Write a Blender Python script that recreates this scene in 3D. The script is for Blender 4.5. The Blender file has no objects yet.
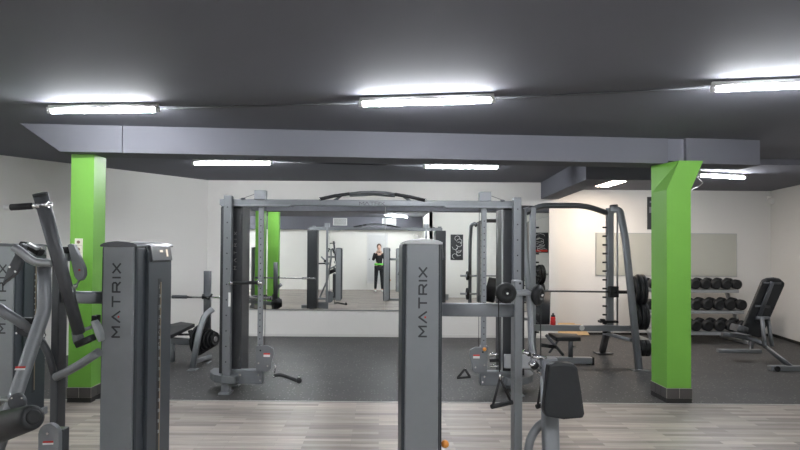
import bpy, bmesh, math, random
from mathutils import Vector, Matrix
random.seed(7)
V = Vector
PI = math.pi
C = bpy.context.scene.collection
SC = bpy.context.scene

# ------------------------------------------------------------------ camera
FPX = 600.0
CAMZ = 1.6
PITCH = math.radians(1.0)
ROLL = math.radians(0.4)
R = Matrix.Rotation(PI/2 + PITCH, 3, 'X') @ Matrix.Rotation(ROLL, 3, 'Z')
SHX = 20.0
SHY = 24.0 - FPX*math.tan(PITCH)
cam = bpy.data.cameras.new('camera'); camo = bpy.data.objects.new('camera', cam); C.objects.link(camo)
cam.sensor_width = 36; cam.sensor_fit = 'HORIZONTAL'; cam.lens = FPX/800*36
cam.shift_x = SHX/800; cam.shift_y = SHY/800; cam.clip_start = 0.05
camo.location = (0, 0, CAMZ); camo.rotation_euler = R.to_euler()
SC.camera = camo

def ray(px, py):
    return R @ V(((px-400+SHX)/FPX, -(py-225-SHY)/FPX, -1.0))
def P(px, py, Y):            # the point seen at a pixel at depth Y
    d = ray(px, py); t = Y/d.y
    return V((0, 0, CAMZ)) + d*t
def H(px, py, z):            # the point seen at a pixel on a level plane
    d = ray(px, py); t = (z-CAMZ)/d.z
    return V((0, 0, CAMZ)) + d*t
def hz(px):                  # horizon row
    return 249 + (px-380)*math.tan(ROLL)

# ------------------------------------------------------------------ materials
MATS = {}
def nt(name):
    m = bpy.data.materials.new(name); m.use_nodes = True
    b = m.node_tree.nodes['Principled BSDF']
    MATS[name] = m
    return m, m.node_tree, b
def mat(name, col, rough=.5, metal=0., spec=.5, noise=0., nscale=40, bump=0., coat=0.):
    m, t, b = nt(name)
    b.inputs['Base Color'].default_value = (*col, 1); b.inputs['Roughness'].default_value = rough
    b.inputs['Metallic'].default_value = metal; b.inputs['Specular IOR Level'].default_value = spec
    b.inputs['Coat Weight'].default_value = coat
    if noise or bump:
        tc = t.nodes.new('ShaderNodeTexCoord'); n = t.nodes.new('ShaderNodeTexNoise')
        n.inputs['Scale'].default_value = nscale; n.inputs['Detail'].default_value = 4
        t.links.new(tc.outputs['Object'], n.inputs['Vector'])
        if noise:
            mr = t.nodes.new('ShaderNodeMapRange')
            mr.inputs[3].default_value = 1-noise; mr.inputs[4].default_value = 1+noise
            mx = t.nodes.new('ShaderNodeMix'); mx.data_type = 'RGBA'; mx.blend_type = 'MULTIPLY'
            mx.inputs[0].default_value = 1; mx.inputs[6].default_value = (*col, 1)
            t.links.new(n.outputs[0], mr.inputs[0]); t.links.new(mr.outputs[0], mx.inputs[7])
            t.links.new(mx.outputs[2], b.inputs['Base Color'])
        if bump:
            bp = t.nodes.new('ShaderNodeBump'); bp.inputs['Strength'].default_value = bump; bp.inputs['Distance'].default_value = .002
            t.links.new(n.outputs[0], bp.inputs['Height']); t.links.new(bp.outputs[0], b.inputs['Normal'])
    return m
def emit(name, col, s):
    m, t, b = nt(name)
    b.inputs['Base Color'].default_value = (.8, .8, .8, 1)
    b.inputs['Emission Color'].default_value = (*col, 1); b.inputs['Emission Strength'].default_value = s
    return m

mat('silver', (.245, .258, .275), .42, .35, .5, .04, 30)
mat('silver_light', (.36, .375, .39), .38, .4, .5, .04, 30)
mat('frame_dark', (.085, .09, .098), .42, .3, .5, .05, 30)
mat('shroud', (.034, .042, .051), .48, 0, .5, .06, 20)
mat('shroud_dark', (.026, .028, .032), .45, 0, .5, .06, 20)
mat('silver_shaded', (.185, .196, .21), .4, .35, .5, .04, 30)  # same metal as silver, shade put into the colour for the crossover
mat('shroud_deep', (.022, .024, .028), .5)
mat('cap', (.10, .105, .115), .28, .2, .5)
mat('cap_lit', (.55, .56, .58), .2, .3, .6)  # middle tower's cap, shine of the lamps painted in as a paler colour
mat('rubber', (.013, .014, .0155), .55, 0, .4, .1, 60)
mat('vinyl', (.016, .018, .021), .48, 0, .45, .06, 90, .15)
mat('chrome', (.75, .75, .76), .16, 1)
mat('steel', (.42, .43, .44), .3, .9)
mat('black', (.012, .012, .014), .5)
mat('ink', (.03, .032, .036), .5)
mat('red', (.55, .03, .02), .4)
mat('redplastic', (.6, .02, .02), .3)
mat('white', (.75, .75, .74), .45)
mat('cream', (.72, .68, .6), .5)
mat('brownhole', (.2, .12, .09), .5)
mat('orange', (.8, .3, .05), .4)
mat('wood_board', (.55, .38, .2), .6, 0, .3, .15, 12)
mat('green', (.155, .385, .055), .5, 0, .35, .03, 3)
mat('plaster', (.73, .715, .685), .75, 0, .2, .02, 1.5, .1)
mat('plaster_white', (.86, .85, .81), .75, 0, .2, .02, 1.5, .1)
mat('ceil', (.165, .167, .195), .8, 0, .2, .05, 1.2)
mat('ceil_beam', (.135, .137, .157), .8, 0, .2, .03, 1.2)
mat('baseboard', (.66, .65, .62), .5)
mat('base_black', (.02, .019, .018), .6)
mat('tile', (.075, .068, .066), .35, 0, .5, .1, 8)
mat('grout', (.38, .35, .32), .8)
mat('door_grey', (.66, .67, .67), .5)
mat('vent', (.2, .21, .22), .5)
mat('board_glass', (.50, .50, .44), .09, 0, .8, .01, 2)
mat('strip_metal', (.5, .49, .47), .35, .5)
mat('cloth_black', (.014, .015, .018), .85)
mat('cloth_green', (.15, .6, .08), .8)
mat('skin', (.62, .40, .30), .55)
mat('hair', (.09, .05, .03), .6)
mat('screen', (.30, .29, .27), .25)
mat('copper', (.32, .25, .18), .4, .5)
emit('lamp', (.93, .96, 1.0), 34)
emit('lamp_warm', (1.0, .83, .68), 9)
emit('display', (1.0, .7, .35), .08)

m, t, b = nt('mirror')
b.inputs['Base Color'].default_value = (.93, .95, .93, 1); b.inputs['Metallic'].default_value = 1; b.inputs['Roughness'].default_value = 0.0

# laminate: thin strips running left to right, each its own grey-beige
m, t, b = nt('laminate')
tc = t.nodes.new('ShaderNodeTexCoord')
br = t.nodes.new('ShaderNodeTexBrick')
br.inputs['Scale'].default_value = 1; br.inputs['Brick Width'].default_value = .62; br.inputs['Row Height'].default_value = .066
br.inputs['Mortar Size'].default_value = .0009; br.inputs['Mortar Smooth'].default_value = .1
br.offset = .37; br.offset_frequency = 2
br.inputs['Color1'].default_value = (.45, .395, .35, 1); br.inputs['Color2'].default_value = (.215, .187, .165, 1); br.inputs['Mortar'].default_value = (.22, .2, .18, 1)
mp = t.nodes.new('ShaderNodeMapping'); mp.inputs['Scale'].default_value = (1.6, 22, 1)
nz = t.nodes.new('ShaderNodeTexNoise'); nz.inputs['Scale'].default_value = 1.6; nz.inputs['Detail'].default_value = 8; nz.inputs['Roughness'].default_value = .65
mr = t.nodes.new('ShaderNodeMapRange'); mr.inputs[1].default_value = .3; mr.inputs[2].default_value = .7; mr.inputs[3].default_value = .74; mr.inputs[4].default_value = 1.18
mx = t.nodes.new('ShaderNodeMix'); mx.data_type = 'RGBA'; mx.blend_type = 'MULTIPLY'; mx.inputs[0].default_value = 1
t.links.new(tc.outputs['Object'], br.inputs['Vector']); t.links.new(tc.outputs['Object'], mp.inputs['Vector'])
t.links.new(mp.outputs[0], nz.inputs['Vector']); t.links.new(nz.outputs[0], mr.inputs[0])
t.links.new(br.outputs['Color'], mx.inputs[6]); t.links.new(mr.outputs[0], mx.inputs[7]); t.links.new(mx.outputs[2], b.inputs['Base Color'])
b.inputs['Roughness'].default_value = .42; b.inputs['Specular IOR Level'].default_value = .4

# rubber floor with pale flecks
m, t, b = nt('rubber_floor')
tc = t.nodes.new('ShaderNodeTexCoord')
vo = t.nodes.new('ShaderNodeTexVoronoi'); vo.inputs['Scale'].default_value = 26; vo.inputs['Randomness'].default_value = 1
n1 = t.nodes.new('ShaderNodeTexNoise'); n1.inputs['Scale'].default_value = 1.7; n1.inputs['Detail'].default_value = 5
n3 = t.nodes.new('ShaderNodeTexNoise'); n3.inputs['Scale'].default_value = 90; n3.inputs['Detail'].default_value = 3
cr = t.nodes.new('ShaderNodeMath'); cr.operation = 'LESS_THAN'; cr.inputs[1].default_value = .24
wn = t.nodes.new('ShaderNodeMath'); wn.operation = 'GREATER_THAN'; wn.inputs[1].default_value = .55
sp = t.nodes.new('ShaderNodeSeparateColor')
ml = t.nodes.new('ShaderNodeMath'); ml.operation = 'MULTIPLY'
mr = t.nodes.new('ShaderNodeMapRange'); mr.inputs[3].default_value = .7; mr.inputs[4].default_value = 1.3
mr3 = t.nodes.new('ShaderNodeMapRange'); mr3.inputs[1].default_value = .3; mr3.inputs[2].default_value = .7; mr3.inputs[3].default_value = .75; mr3.inputs[4].default_value = 1.3
ma = t.nodes.new('ShaderNodeMix'); ma.data_type = 'RGBA'; ma.blend_type = 'MULTIPLY'; ma.inputs[0].default_value = 1; ma.inputs[6].default_value = (.062, .0605, .059, 1)
mb_ = t.nodes.new('ShaderNodeMix'); mb_.data_type = 'RGBA'; mb_.blend_type = 'MULTIPLY'; mb_.inputs[0].default_value = 1
mc = t.nodes.new('ShaderNodeMix'); mc.data_type = 'RGBA'; mc.inputs[7].default_value = (.19, .19, .185, 1)
L = t.links.new
L(tc.outputs['Object'], vo.inputs['Vector']); L(tc.outputs['Object'], n1.inputs['Vector']); L(tc.outputs['Object'], n3.inputs['Vector'])
L(vo.outputs['Distance'], cr.inputs[0]); L(vo.outputs['Color'], sp.inputs[0]); L(sp.outputs[0], wn.inputs[0])
L(cr.outputs[0], ml.inputs[0]); L(wn.outputs[0], ml.inputs[1]); L(n1.outputs[0], mr.inputs[0]); L(mr.outputs[0], ma.inputs[7])
L(n3.outputs[0], mr3.inputs[0]); L(ma.outputs[2], mb_.inputs[6]); L(mr3.outputs[0], mb_.inputs[7])
L(mb_.outputs[2], mc.inputs[6]); L(ml.outputs[0], mc.inputs[0]); L(mc.outputs[2], b.inputs['Base Color'])
b.inputs['Roughness'].default_value = .6; b.inputs['Specular IOR Level'].default_value = .35

# ------------------------------------------------------------------ mesh builder
def frame_axes(t, up):
    t = t.normalized()
    s = t.cross(up)
    if s.length < 1e-4: s = t.cross(V((1, 0, 0)))
    if s.length < 1e-4: s = t.cross(V((0, 1, 0)))
    s.normalize(); return s, s.cross(t).normalized()
def rrect(w, h, r, n=3):
    r = min(r, w/2-1e-5, h/2-1e-5); pts = []
    for cx, cy, a0 in ((w/2-r, h/2-r, 0), (-w/2+r, h/2-r, PI/2), (-w/2+r, -h/2+r, PI), (w/2-r, -h/2+r, 1.5*PI)):
        for k in range(n+1):
            a = a0 + PI/2*k/n; pts.append((cx+r*math.cos(a), cy+r*math.sin(a)))
    return pts
def circ(r, n=14, rb=None):
    rb = rb or r
    return [(r*math.cos(2*PI*k/n), rb*math.sin(2*PI*k/n)) for k in range(n)]
def fillet(pts, r, n=6):
    pts = [V(p) for p in pts]; out = [pts[0]]
    for i in range(1, len(pts)-1):
        a, b_, c = pts[i-1], pts[i], pts[i+1]
        d = min(r, (a-b_).length*.49, (c-b_).length*.49)
        p, q = b_+(a-b_).normalized()*d, b_+(c-b_).normalized()*d
        for k in range(n+1):
            u = k/n; out.append(p*(1-u)**2 + b_*2*u*(1-u) + q*u*u)
    out.append(pts[-1]); return out

class MB:
    def __init__(s): s.bm = bmesh.new(); s.mats = []
    def mi(s, m):
        m = m or 'silver'
        if m not in s.mats: s.mats.append(m)
        return s.mats.index(m)
    def face(s, vs, mi, smooth=False):
        try:
            f = s.bm.faces.new(vs); f.material_index = mi; f.smooth = smooth
        except ValueError: pass
    def sweep(s, pts, sec, m=None, up=(0, 1, 0), scale=None, smooth=True):
        pts = [V(p) for p in pts]; up = V(up); mi = s.mi(m); rings = []
        for i, p in enumerate(pts):
            if i == 0: tg = pts[1]-pts[0]
            elif i == len(pts)-1: tg = pts[-1]-pts[-2]
            else: tg = (pts[i]-pts[i-1]).normalized()+(pts[i+1]-pts[i]).normalized()
            a, b_ = frame_axes(tg, up); k = scale[i] if scale else 1
            rings.append([s.bm.verts.new(p+a*x*k+b_*y*k) for x, y in sec])
        n = len(sec)
        for i in range(len(rings)-1):
            for j in range(n): s.face((rings[i][j], rings[i][(j+1) % n], rings[i+1][(j+1) % n], rings[i+1][j]), mi, smooth)
        s.face(rings[0][::-1], mi); s.face(rings[-1], mi)
        return s
    def tube(s, pts, r, m=None, n=12, bend=0, up=(0, 1, 0), scale=None):
        if bend: pts = fillet(pts, bend)
        return s.sweep(pts, circ(r, n), m, up, scale)
    def bar(s, pts, w, h, m=None, bend=0, up=(0, 1, 0), r=None, scale=None):
        if bend: pts = fillet(pts, bend)
        return s.sweep(pts, rrect(w, h, r if r is not None else min(w, h)*.22), m, up, scale, smooth=True)
    def box(s, lo, hi, m=None, bev=0):
        lo, hi = V(lo), V(hi); mi = s.mi(m); tmp = bmesh.new()
        bmesh.ops.create_cube(tmp, size=1)
        for v in tmp.verts: v.co = V([lo[i]+(v.co[i]+.5)*(hi[i]-lo[i]) for i in range(3)])
        if bev: bmesh.ops.bevel(tmp, geom=tmp.edges[:], offset=bev, segments=2, profile=.6, affect='EDGES')
        s.merge(tmp, mi); return s
    def merge(s, tmp, mi, smooth=False, M=None):
        mp = {v: s.bm.verts.new(M @ v.co if M else v.co) for v in tmp.verts}
        for f in tmp.faces: s.face([mp[v] for v in f.verts], mi, smooth)
        tmp.free()
    def prism(s, poly, d, m=None, bev=0):
        """poly: 3D points, extruded by vector d"""
        mi = s.mi(m); d = V(d); tmp = bmesh.new()
        a = [tmp.verts.new(V(p)) for p in poly]; b_ = [tmp.verts.new(V(p)+d) for p in poly]; n = len(a)
        tmp.faces.new(a); tmp.faces.new(b_[::-1])
        for i in range(n): tmp.faces.new((a[(i+1) % n], a[i], b_[i], b_[(i+1) % n]))
        bmesh.ops.recalc_face_normals(tmp, faces=tmp.faces[:])
        if bev: bmesh.ops.bevel(tmp, geom=tmp.edges[:], offset=bev, segments=2, profile=.6, affect='EDGES')
        s.merge(tmp, mi); return s
    def lathe(s, c, ax, prof, m=None, n=20):
        """prof: (along, radius) pairs along axis ax from c"""
        c, ax = V(c), V(ax).normalized(); a, b_ = frame_axes(ax, V((0, 0, 1))); mi = s.mi(m); rings = []
        for h, r in prof:
            r = max(r, 1e-4)
            rings.append([s.bm.verts.new(c+ax*h+a*r*math.cos(2*PI*k/n)+b_*r*math.sin(2*PI*k/n)) for k in range(n)])
        for i in range(len(rings)-1):
            for j in range(n): s.face((rings[i][j], rings[i][(j+1) % n], rings[i+1][(j+1) % n], rings[i+1][j]), mi, True)
        s.face(rings[0][::-1], mi); s.face(rings[-1], mi); return s
    def disc(s, c, ax, r, th, m=None, n=24, bev=None):
        e = bev if bev is not None else min(th*.25, r*.15)
        return s.lathe(c, ax, [(-th/2, r-e), (-th/2+e, r), (th/2-e, r), (th/2, r-e)], m, n)
    def ball(s, c, r, m=None, sc=(1, 1, 1)):
        mi = s.mi(m); tmp = bmesh.new(); bmesh.ops.create_uvsphere(tmp, u_segments=14, v_segments=9, radius=r)
        for v in tmp.verts: v.co = V([v.co[i]*sc[i]+c[i] for i in range(3)])
        s.merge(tmp, mi, True); return s
    def build(s, name, parent=None, loc=None):
        base = V(loc) if loc is not None else (rootloc(parent) if parent else V((0, 0, 0)))
        bmesh.ops.recalc_face_normals(s.bm, faces=s.bm.faces[:])
        for v in s.bm.verts: v.co -= base
        me = bpy.data.meshes.new(name); s.bm.to_mesh(me); s.bm.free()
        for k in s.mats: me.materials.append(MATS[k])
        o = bpy.data.objects.new(name, me); C.objects.link(o)
        if parent: o.parent = parent
        elif loc is not None: o.location = loc
        return o
def build_each(mb, name, parent):
    """every loose piece becomes a part of its own"""
    bm = mb.bm; bm.verts.ensure_lookup_table(); seen = set(); out = []
    for v0 in list(bm.verts):
        if v0 in seen: continue
        st = [v0]; comp = []; seen.add(v0)
        while st:
            v = st.pop(); comp.append(v)
            for e in v.link_edges:
                w_ = e.other_vert(v)
                if w_ not in seen: seen.add(w_); st.append(w_)
        n = MB(); n.mats = list(mb.mats); mp = {v: n.bm.verts.new(v.co) for v in comp}
        for f in {f for v in comp for f in v.link_faces}:
            g = n.bm.faces.new([mp[v] for v in f.verts]); g.material_index = f.material_index; g.smooth = f.smooth
        out.append(n.build(name, parent))
    bm.free(); return out
def rootloc(o):
    v = V((0, 0, 0))
    while o: v = v+o.location; o = o.parent
    return v
def tag(o, label, cat, group=None):
    o['label'] = label; o['category'] = cat
    if group: o['group'] = group
    return o
def thing(name, label, cat, loc, group=None):
    o = bpy.data.objects.new(name, None); C.objects.link(o); o.location = loc; o.empty_display_size = .1
    return tag(o, label, cat, group)
def struct(o, label=None):
    o['kind'] = 'structure'
    if label: o['label'] = label
    return o
def dup(root, loc, label):
    r = root.copy(); C.objects.link(r); r.location = loc; r['label'] = label
    for ch in list(root.children):
        c = ch.copy(); C.objects.link(c); c.parent = r
        for g in ch.children:
            d = g.copy(); C.objects.link(d); d.parent = c
    return r

# logotype built of strokes: unit letters 1 high
GL = {'M': ([[(0, 0), (0, 1), (.6, .35), (1.2, 1), (1.2, 0)]], 1.2),
      'A': ([[(0, 0), (.65, 1), (1.3, 0)]], 1.3),
      'T': ([[(0, 1), (1.2, 1)], [(.6, 1), (.6, 0)]], 1.2),
      'R': ([[(0, 0), (0, 1), (.95, 1), (1.1, .85), (1.1, .6), (.95, .45), (.1, .45)], [(.7, .45), (1.15, 0)]], 1.15),
      'I': ([[(0, 0), (0, 1)]], 0.0),
      'X': ([[(0, 0), (1.1, 1)], [(0, 1), (1.1, 0)]], 1.1)}
def logo(mb, origin, ex, ey, h, length, m='ink', dot='red', th=.23, lift=.0012):
    """MATRIX along ex, letter-up ey, height h, total length"""
    ex, ey = V(ex).normalized(), V(ey).normalized(); nrm = ex.cross(ey)
    kw = 1.12; tot = sum(GL[c][1] for c in 'MATRIX')*kw
    gap = (length/h-tot)/5; x = 0
    mi = mb.mi(m)
    for c in 'MATRIX':
        st, w = GL[c]
        for pl in st:
            for (a, b_) in zip(pl, pl[1:]):
                A, B = V((a[0]*kw, a[1])), V((b_[0]*kw, b_[1])); d = (B-A).normalized(); A = A-d*th*.3; B = B+d*th*.3; nn = V((-d.y, d.x))*th/2
                q = [A+nn, B+nn, B-nn, A-nn]
                vs = [mb.bm.verts.new(V(origin)+(ex*(x+p.x)+ey*p.y)*h+nrm*lift) for p in q]
                mb.face(vs, mi)
        if c == 'A' and dot:
            q = [V((.60, .05)), V((.86, .05)), V((.86, .27)), V((.60, .27))]
            mb.face([mb.bm.verts.new(V(origin)+(ex*(x+p.x)+ey*p.y)*h+nrm*lift) for p in q], mb.mi(dot))
        x += w*kw+gap
    return mb

# ------------------------------------------------------------------ the room
CEIL = 2.835
WY = 10.95                    # mirror wall
WY2 = 11.45                   # wall of the recess on the right
EDGE = H(400, 402.2, 0).y     # laminate / rubber joint
XL = -6.5
cornerL = P(208, 179, WY).x
p0 = H(0, 155, CEIL)
XE = P(558, 300, WY).x
REARZ = -1.6

struct(MB().box((XL-.2, REARZ-.1, -.05), (9.5, EDGE, 0), 'laminate').build('floor'), 'grey-beige laminate floor in thin strips')
struct(MB().box((XL-.2, EDGE, -.05), (9.5, WY2+.2, 0), 'rubber_floor').build('floor_rubber'), 'dark speckled rubber floor')
struct(MB().box((XL, EDGE-.012, 0), (8, EDGE+.012, .005), 'strip_metal').build('trim_1'), 'thin metal joint strip between the two floors')
struct(MB().box((XL-.2, REARZ-.1, CEIL), (9.5, WY2+.2, CEIL+.1), 'ceil').build('ceiling'), 'dark grey ceiling')
struct(MB().box((cornerL, WY, 0), (XE, WY+.6, CEIL), 'plaster').build('wall_back'), 'pale wall that carries the big mirror')
struct(MB().box((XE-.05, WY2, 0), (8, WY2+.15, CEIL), 'plaster').build('wall_back_recess'), 'pale wall behind the dumbbell rack')
dirL = V((p0.x-cornerL, p0.y-WY, 0)); yb = WY + dirL.y*(XL-cornerL)/dirL.x
struct(MB().prism([(cornerL, WY, 0), (XL, yb, 0), (XL-.2, yb+.1, 0), (cornerL-.1, WY+.2, 0)], (0, 0, CEIL), 'plaster').build('wall_left_angled'))
struct(MB().box((XL-.15, REARZ, 0), (XL, yb+.05, CEIL), 'plaster').build('wall_left'))
wr0 = H(772, 334.5, 0); wr0.y = WY2; wr0.x = P(771.5, 250, WY2).x
wr1 = V((wr0.x-1.7, WY2-8.2, 0))
struct(MB().prism([(wr0.x, WY2+.05, 0), (wr1.x, 3.0, 0), (wr1.x+.2, 3.0, 0), (wr0.x+.2, WY2+.05, 0)], (0, 0, CEIL), 'plaster').build('wall_right'))
struct(MB().box((XL, REARZ-.1, 0), (1.75, REARZ, CEIL), 'plaster_white').build('wall_rear'))
struct(MB().box((1.65, REARZ, 0), (1.75, 1.9, CEIL), 'plaster_white').box((1.65, 1.8, 0), (6.5, 1.9, CEIL), 'plaster_white').build('wall_rear_right'))
# baseboards
struct(MB().box((cornerL, WY-.015, .0), (XE, WY, .05), 'baseboard').build('baseboard_back'))
struct(MB().box((XE, WY2-.02, .045), (wr0.x, WY2, .11), 'baseboard').box((XE, WY2-.025, 0), (wr0.x, WY2, .045), 'base_black').build('baseboard_recess'))
dr = (wr1-V((wr0.x, WY2, 0))).normalized(); nr = V((-1, 0, 0))
struct(MB().prism([(wr0.x, WY2, 0), (wr1.x, 3.05, 0), (wr1.x-.015, 3.05, 0), (wr0.x-.015, WY2, 0)], (0, 0, .05), 'base_black').build('baseboard_right'))

# ceiling beams
BB = 2.56
a = H(60, 151.5, BB); b_ = H(668, 163.5, BB)
def along(px, z=BB):         # the beam's front line
    k = (px-60)/(668-60); return a.lerp(b_, k)
nb = V((-(b_-a).y, (b_-a).x, 0)).normalized()
a2 = H(35, 131, CEIL)
def beam(p, q, zb, th, mt='ceil_beam', cut=None):
    m = MB(); p = V(p); q = V(q)
    poly = [V((p.x, p.y, zb)), V((q.x, q.y, zb)), V((q.x, q.y, CEIL+.02)), V(((cut.x if cut else p.x), (cut.y if cut else p.y), CEIL+.02))]
    return m.prism(poly, nb*th, mt)
ua = (b_-a).normalized()
cut = a - ua*.42
struct(beam(a, along(117.5)-ua*.004, BB, .36, cut=cut).build('ceiling_beam'), 'grey ceiling beam, short left piece with a slanted end')
struct(beam(along(117.5)+ua*.004, b_, BB, .36).build('ceiling_beam'), 'long grey ceiling beam between the green columns')
c0, c1 = H(685, 163.5, BB), H(760, 165, BB)
mbx = MB(); mbx.box((b_.x, b_.y+.02, BB+.03), (c0.x+.05, b_.y+.36, CEIL+.02), 'ceil'); mbx.prism([(c0.x, c0.y-.03, BB), (c1.x, c1.y, BB), (c1.x, c1.y, CEIL+.02), (c0.x, c0.y-.03, CEIL+.02)], (0, .4, 0), 'ceil_beam')
struct(mbx.build('ceiling_beam'), 'short ceiling beam piece right of the right green column')
# beam running back over the end of the mirror, and a thin cross piece
f0, f1 = P(541, 199, WY), H(586, 179.5, P(541, 199, WY).z)
zb = f0.z
poly = [(f0.x, WY+.02, zb), (f0.x+.32, WY+.02, zb), (f1.x+.32, f1.y, zb), (f1.x, f1.y, zb)]
struct(MB().prism(poly, (0, 0, CEIL+.02-zb), 'ceil').build('ceiling_beam'), 'dark beam running back to the end of the mirror')
struct(MB().box((f1.x+.325, f1.y+.01, zb+.001), (4.0, f1.y+.1, CEIL+.02), 'ceil').build('ceiling_beam'), 'dark thin cross beam left of the right green column')
RC = 2.76
struct(MB().box((f1.x+.32, f1.y+.1, RC), (8.2, WY2+.1, CEIL-.001), 'ceil').build('ceiling_recess'), 'slightly lower dark ceiling over the dumbbells')
# soffit behind the photographer, with two grilles
struct(MB().box((XL, REARZ, 2.34), (1.65, REARZ+.35, CEIL+.02), 'ceil').build('ceiling_soffit'))
for k, (px, lab) in enumerate(((340, 'left'), (389, 'right'))):
    x = (px-380)/600*(2*WY+1.25)
    g = MB().box((x-.27, REARZ+.35, 2.5), (x+.27, REARZ+.365, 2.78), 'white', .003)
    for j in range(7): g.box((x-.24, REARZ+.362, 2.53+j*.034), (x+.24, REARZ+.37, 2.548+j*.034), 'vent')
    tag(g.build('vent_grille', loc=(x, REARZ+.35, 2.5)), 'pale vent grille on the dark soffit in the mirror, the %s one' % lab, 'vent')

# columns
def column(px0, px1, pybase, depth, label, top):
    fy = H((px0+px1)/2, pybase, 0).y
    x0, x1 = P(px0, pybase, fy).x, P(px1, pybase, fy).x
    r = thing('column', label, 'column', ((x0+x1)/2, fy+depth/2, 0))
    r['kind'] = 'structure'
    m = MB()
    if top == 'plain':
        m.box((x0, fy, .06), (x1, fy+depth, BB+.0), 'green')
    else:
        zf = P(680, 190, fy).z; sh = P(680, 162, fy).x-P(667.5, 190, fy).x; zt = BB+.0
        m.box((x0, fy, .06), (x1, fy+depth, zf), 'green')
        lo = [V((x0, fy, zf)), V((x1, fy, zf)), V((x1, fy+depth, zf)), V((x0, fy+depth, zf))]
        hi = [V((x0+sh, fy, zt)), V((x1+sh, fy, zt)), V((x1+sh, fy+depth, zt)), V((x0+.02, fy+depth+.05, zt))]
        vs = [m.bm.verts.new(p) for p in lo+hi]; mi = m.mi('green')
        for i in range(3): m.face((vs[i], vs[(i+1) % 4], vs[4+(i+1) % 4], vs[4+i]), mi)
        m.face((vs[0], vs[4], vs[3]), mi); m.face((vs[3], vs[4], vs[7]), mi)
        m.face(vs[4:], mi)
    m.build('shaft', r)
    k = MB(); e = .008
    k.box((x0-e*.6, fy-e*.6, .0), (x1+e*.6, fy+depth+e*.6, .05), 'base_black')
    k.box((x0-e, fy-e, .05), (x1+e, fy+depth+e, .155), 'grout')
    nx = 2
    w = (x1-x0+2*e)/nx
    for i in range(nx):
        k.box((x0-e+i*w+.003, fy-e-.003, .052), (x0-e+(i+1)*w-.003, fy-e+.003, .153), 'tile')
    ny = 2 if depth < .35 else 3; w = (depth+2*e)/ny
    for i in range(ny):
        for xx in (x0-e, x1+e):
            k.box((xx-.003, fy-e+i*w+.003, .052), (xx+.003, fy-e+(i+1)*w-.003, .153), 'tile')
    k.build('tile_skirting', r)
    return x0, x1, fy
cl = column(67.5, 90.5, 402.5, .27, 'light green square column on the left behind the gym machine', 'plain')
crr = column(667, 691.2, 403, .36, 'bright green column on the right with a flared head and tiled foot', 'flare')
# column beyond the frame on the left, seen only in the mirror
rr = thing('column', 'green column seen only in the mirror beside the first one', 'column', (-3.12, 4.1, 0)); rr['kind'] = 'structure'
MB().box((-3.3, 4.0, 0), (-2.98, 4.25, CEIL), 'green').build('shaft', rr)

# sockets on the left column
sx = P(79, 250, cl[2]).x
so = thing('wall_socket', 'cream three-gang socket on the left green column', 'socket', (sx, cl[2], P(79, 260, cl[2]).z))
z0, z1 = P(79, 260, cl[2]).z, P(79, 238.5, cl[2]).z
MB().box((sx-.04, cl[2]-.012, z0), (sx+.04, cl[2], z1), 'cream', .003).build('plate', so)
for k in range(3):
    zc = z0+(k+.5)*(z1-z0)/3
    MB().disc((sx, cl[2]-.014, zc), (0, 1, 0), .017, .008, 'brownhole').box((sx-.038, cl[2]-.0135, zc-.036), (sx+.038, cl[2]-.012, zc-.034), 'brownhole').build('socket_face', so)

# mirror: two panels
ml_, mr_ = P(221, 260, WY).x, P(549, 260, WY).x; mm = P(385, 260, WY).x
zt, zbm = P(450, 205, WY).z, P(400, 310, WY).z
for x0, x1, lab in ((ml_, mm-.002, 'left panel of the big wall mirror behind the cable machine'), (mm+.002, mr_, 'right panel of the big wall mirror behind the cable machine')):
    r = thing('wall_mirror', lab, 'mirror', (x0, WY, zbm), 'panels of the wall mirror')
    MB().box((x0, WY-.008, zbm), (x1, WY, zt), 'mirror').build('glass', r)
    MB().box((x0, WY-.014, zbm-.018), (x1, WY, zbm-.001), 'steel').build('bottom_rail', r)

# door behind the photographer and posters there (all seen in the mirror)
ZR = 2*WY-REARZ
def RX(px): return (px-380)/600*ZR
d = MB().box((RX(367), REARZ, .25), (RX(388), REARZ+.03, 2.22), 'white', .004); struct(d.build('door_1'), 'pale door behind the photographer')
o = MB().box((RX(368.5), REARZ+.03, .33), (RX(386.5), REARZ+.04, 2.14), 'door_grey', .003)
o.lathe((RX(369.5), REARZ+.03, 1.2), (0, 1, 0), [(0, .02), (.05, .02)], 'chrome').build('door_panel', bpy.data.objects['door_1'])
def strokes(mb, pts, y, m='white', w=.012, nrm=1):
    mb.sweep(pts, rrect(w, .003, .001, 1), m, up=(0, 1, 0))
def rear_poster(px0, px1, py0, py1, wallY, label, red=False):
    k = (2*WY-wallY)/600
    x0, x1 = (px0-380)*k, (px1-380)*k; z1, z0 = 1.6+(249.5-py0)*k, 1.6+(249.5-py1)*k
    p = MB().box((x0, wallY, z0), (x1, wallY+.025, z1), 'shroud_deep', .004)
    rnd = random.Random(int(px0))
    for j in range(7):
        c = V(((x0+x1)/2+rnd.uniform(-.2, .2)*(x1-x0), wallY+.028, z0+(z1-z0)*(.15+.7*j/6)))
        pts = [c+V((math.cos(q*.9+j)*(x1-x0)*.22, 0, math.sin(q*.9+j)*(z1-z0)*.10)) for q in range(6)]
        p.tube(pts, .008, 'white', 5)
    if red: p.box((x0+.03, wallY+.025, z0+.03), (x1-.03, wallY+.03, z0+.1), 'red')
    tag(p.build('poster', loc=((x0+x1)/2, wallY, z0)), label, 'poster')
rear_poster(450.5, 463, 234.5, 260, 1.9, 'dark poster with a white line drawing, seen in the mirror')
rear_poster(527, 548, 232, 252, 1.9, 'wide dark poster with a red strip, seen in the mirror behind the rack', True)

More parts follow.
